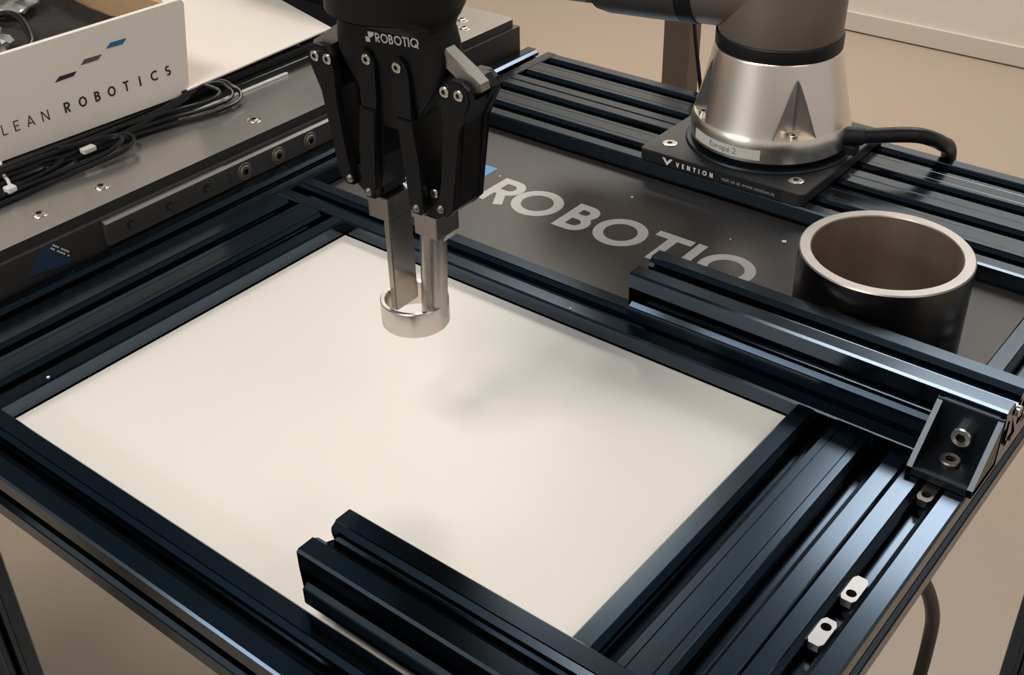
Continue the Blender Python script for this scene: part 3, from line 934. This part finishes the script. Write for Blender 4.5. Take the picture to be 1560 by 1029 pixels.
# contents of the carton
bm = nb(); nx, ny = 40, 50; rows = []
for i in range(nx + 1):
    row = []
    for j in range(ny + 1):
        s_ = -315 + 306 * j / ny; d_ = 7 + 290 * i / nx
        row.append(bm.verts.new(cb(s_, d_, 117 + 2.2 * math.sin(s_ * .07) * math.cos(d_ * .05) + random.uniform(-.8, .8))))
    rows.append(row)
for i in range(nx):
    for j in range(ny): bm.faces.new((rows[i][j], rows[i][j + 1], rows[i + 1][j + 1], rows[i + 1][j]))
e = [ed for ed in bm.edges if ed.is_boundary]
r_ = bmesh.ops.extrude_edge_only(bm, edges=e)
for v in [g for g in r_['geom'] if isinstance(g, bmesh.types.BMVert)]: v.co.z = 60
lw = [ed for ed in bm.edges if ed.is_boundary]
bmesh.ops.contextual_create(bm, geom=lw)
fo = obj('foam_block', bm, M['foam'], None, loc=cb(-160, 150, 60)); tag(fo, 'dark grey foam padding filling the open white carton', 'foam')


def crumple(name, c, size, label, seed):
    rnd = random.Random(seed); bm = nb()
    bmesh.ops.create_icosphere(bm, subdivisions=3, radius=1)
    for v in bm.verts:
        k = rnd.uniform(0.72, 1.12); v.co = Vector((v.co.x * size[0] * k, v.co.y * size[1] * k, max(v.co.z, -.75) * size[2] * k))
    bmesh.ops.translate(bm, verts=bm.verts, vec=c)
    o = obj(name, bm, M['bag'], None, loc=(c[0], c[1], c[2] - size[2] * .75)); tag(o, label, 'plastic bag'); return o


crumple('plastic_bag', (-452, -34, 132), (42, 38, 15), 'crumpled clear plastic bag at the back of the white carton', 1)
crumple('plastic_bag', (-352, -118, 132), (34, 24, 14), 'crumpled clear plastic bag just behind the white carton front wall', 3)
bm = nb(); tube(bm, [(-440, -120, 123), (-410, -70, 132), (-380, -62, 136), (-345, -72, 130), (-322, -88, 124), (-318, -125, 122)], 3.6, n=10)
o_ = obj('packed_cable', bm, M['cable'], None, smooth=True, loc=(-380, -80, 120)); tag(o_, 'black cable curling over the foam in the carton', 'cable')

# ------------------------------------------------------------------ cables on the bench
def cable_obj(paths, label, loc, r=2.6):
    t = thing('cable_coil', label, 'cable', loc)
    for pts_ in paths:
        bm = nb(); tube(bm, pts_, r, n=9, sub=7); obj('loop', bm, M['cable'], t, smooth=True, world=True)
    return t


def loopset(cx, cy, L, wd, n, seed, z0=40, shift=0.0):
    rnd = random.Random(seed); out = []
    for k in range(n):
        l = L * (1 - 0.06 * k) + rnd.uniform(-6, 6); w_ = wd * (1 - .11 * k); pts_ = []
        dx = rnd.uniform(-2, 2)
        for i in range(15):
            a = -PI / 2 + PI * i / 14
            if i in (0, 14):
                pass
            y = cy + l * math.cos(a) ** 0.6 * 1.0 if math.cos(a) > 1e-6 else cy
            x = cx + dx + w_ * math.sin(a)
            pts_.append((x, y, z0 + 1.2 * (k % 3) * 2.2 + 1.5 * math.sin(a * 2 + k)))
        pts_ = [(pts_[0][0], cy - 330, z0 + (k % 3) * 2)] + pts_ + [(pts_[-1][0] - 3, cy - 330, z0 + (k % 3) * 2)]
        out.append(pts_)
    return out


cable_obj(loopset(-238, -215, 92, 15, 7, 2), 'bundle of black cable loops in front of the carton at the left picture edge', (-236, -280, 37))
cable_obj([[(-215, -400, 40), (-214, -260, 40), (-212, -170, 41), (-206, -105, 44), (-206, -78, 46), (-214, -64, 48), (-228, -66, 50), (-236, -100, 52), (-240, -160, 54), (-243, -300, 54)],
           [(-222, -400, 44), (-220, -260, 44), (-216, -170, 45), (-210, -110, 47), (-211, -86, 50), (-219, -74, 52), (-230, -84, 53), (-238, -130, 56)]],
          'long thin black cable loop curling up on the bench beside the white cable tag', (-214, -200, 37), r=2.2)
cable_obj([[(-240, -150, 41), (-234, -60, 42), (-226, -10, 41), (-217, 20, 41), (-211, 48, 42), (-213, 66, 43), (-222, 76, 46), (-233, 76, 50), (-243, 66, 57), (-246, 20, 58)],
           [(-236, -60, 46), (-230, -14, 46), (-222, 18, 45), (-216, 46, 46), (-219, 62, 47), (-228, 68, 51), (-240, 60, 58), (-245, 20, 59)],
           [(-240, -50, 51), (-234, -12, 51), (-227, 20, 50), (-222, 42, 51), (-228, 54, 54), (-241, 46, 60)]],
          'black cable loops curling over the silver tray edge near the carton corner', (-230, 10, 37), r=2.2)
cable_obj([[(-252, -160, 48), (-244, -80, 50), (-240, -20, 52), (-241, 10, 55), (-244, 36, 58), (-252, 44, 58.5)],
           [(-246, -150, 44), (-239, -90, 44), (-236, -40, 48), (-238, 0, 52), (-241, 24, 55)]],
          'short black cable pressed beneath the right corner of the carton', (-240, -60, 37), r=2.9)
bm = nb()
box(bm, -232, -224, -113, -99, 47, 52, bev=1)
ct = obj('cable_tag', bm, M['tape'], None, loc=(-228, -106, 47)); tag(ct, 'small silver-white tag wrapped round a bench cable', 'tag')
zt_ = thing('zip_tie', 'white zip tie around the cable bundle at the left picture edge', 'zip tie', (-228, -190, 37))
bm = nb(); tube(bm, [(-262, -176, 60), (-255, -180, 54), (-244, -185, 48), (-232, -189, 50), (-222, -193, 48)], 1.6, n=8); obj('strap', bm, M['zip'], zt_, smooth=True, world=True)
bm = nb(); box(bm, -224, -215, -200, -190, 44, 50, bev=1.6); obj('head', bm, M['zip'], zt_, world=True)

# ------------------------------------------------------------------ pale chips of debris
def chip(x, y, z, r, label):
    bm = nb(); bmesh.ops.create_icosphere(bm, subdivisions=1, radius=r)
    for v in bm.verts: v.co = Vector((v.co.x * random.uniform(.7, 1.3), v.co.y * random.uniform(.7, 1.2), v.co.z * .45))
    bmesh.ops.translate(bm, verts=bm.verts, vec=(x, y, z + r * .35))
    tag(obj('chip', bm, M['chip'], None, loc=(x, y, z)), label, 'debris')


chip(172, 223, -17, 1.4, 'pale speck on the dark panel in front of the mounting plate')
chip(39, 182, -17, 1.3, 'pale speck on the dark panel just above the first letter')
chip(333, 231, -17, 2.6, 'pale flake on the dark panel beside the big ring')
chip(291, 207, -17, 1.1, 'tiny speck on the dark panel above the last letters')
chip(-4, -312, 0, 1.6, 'pale speck on the left rail edge near the front corner')
chip(258, 3.5, 0, 1.3, 'pale speck on the rail edge behind the white sheet')
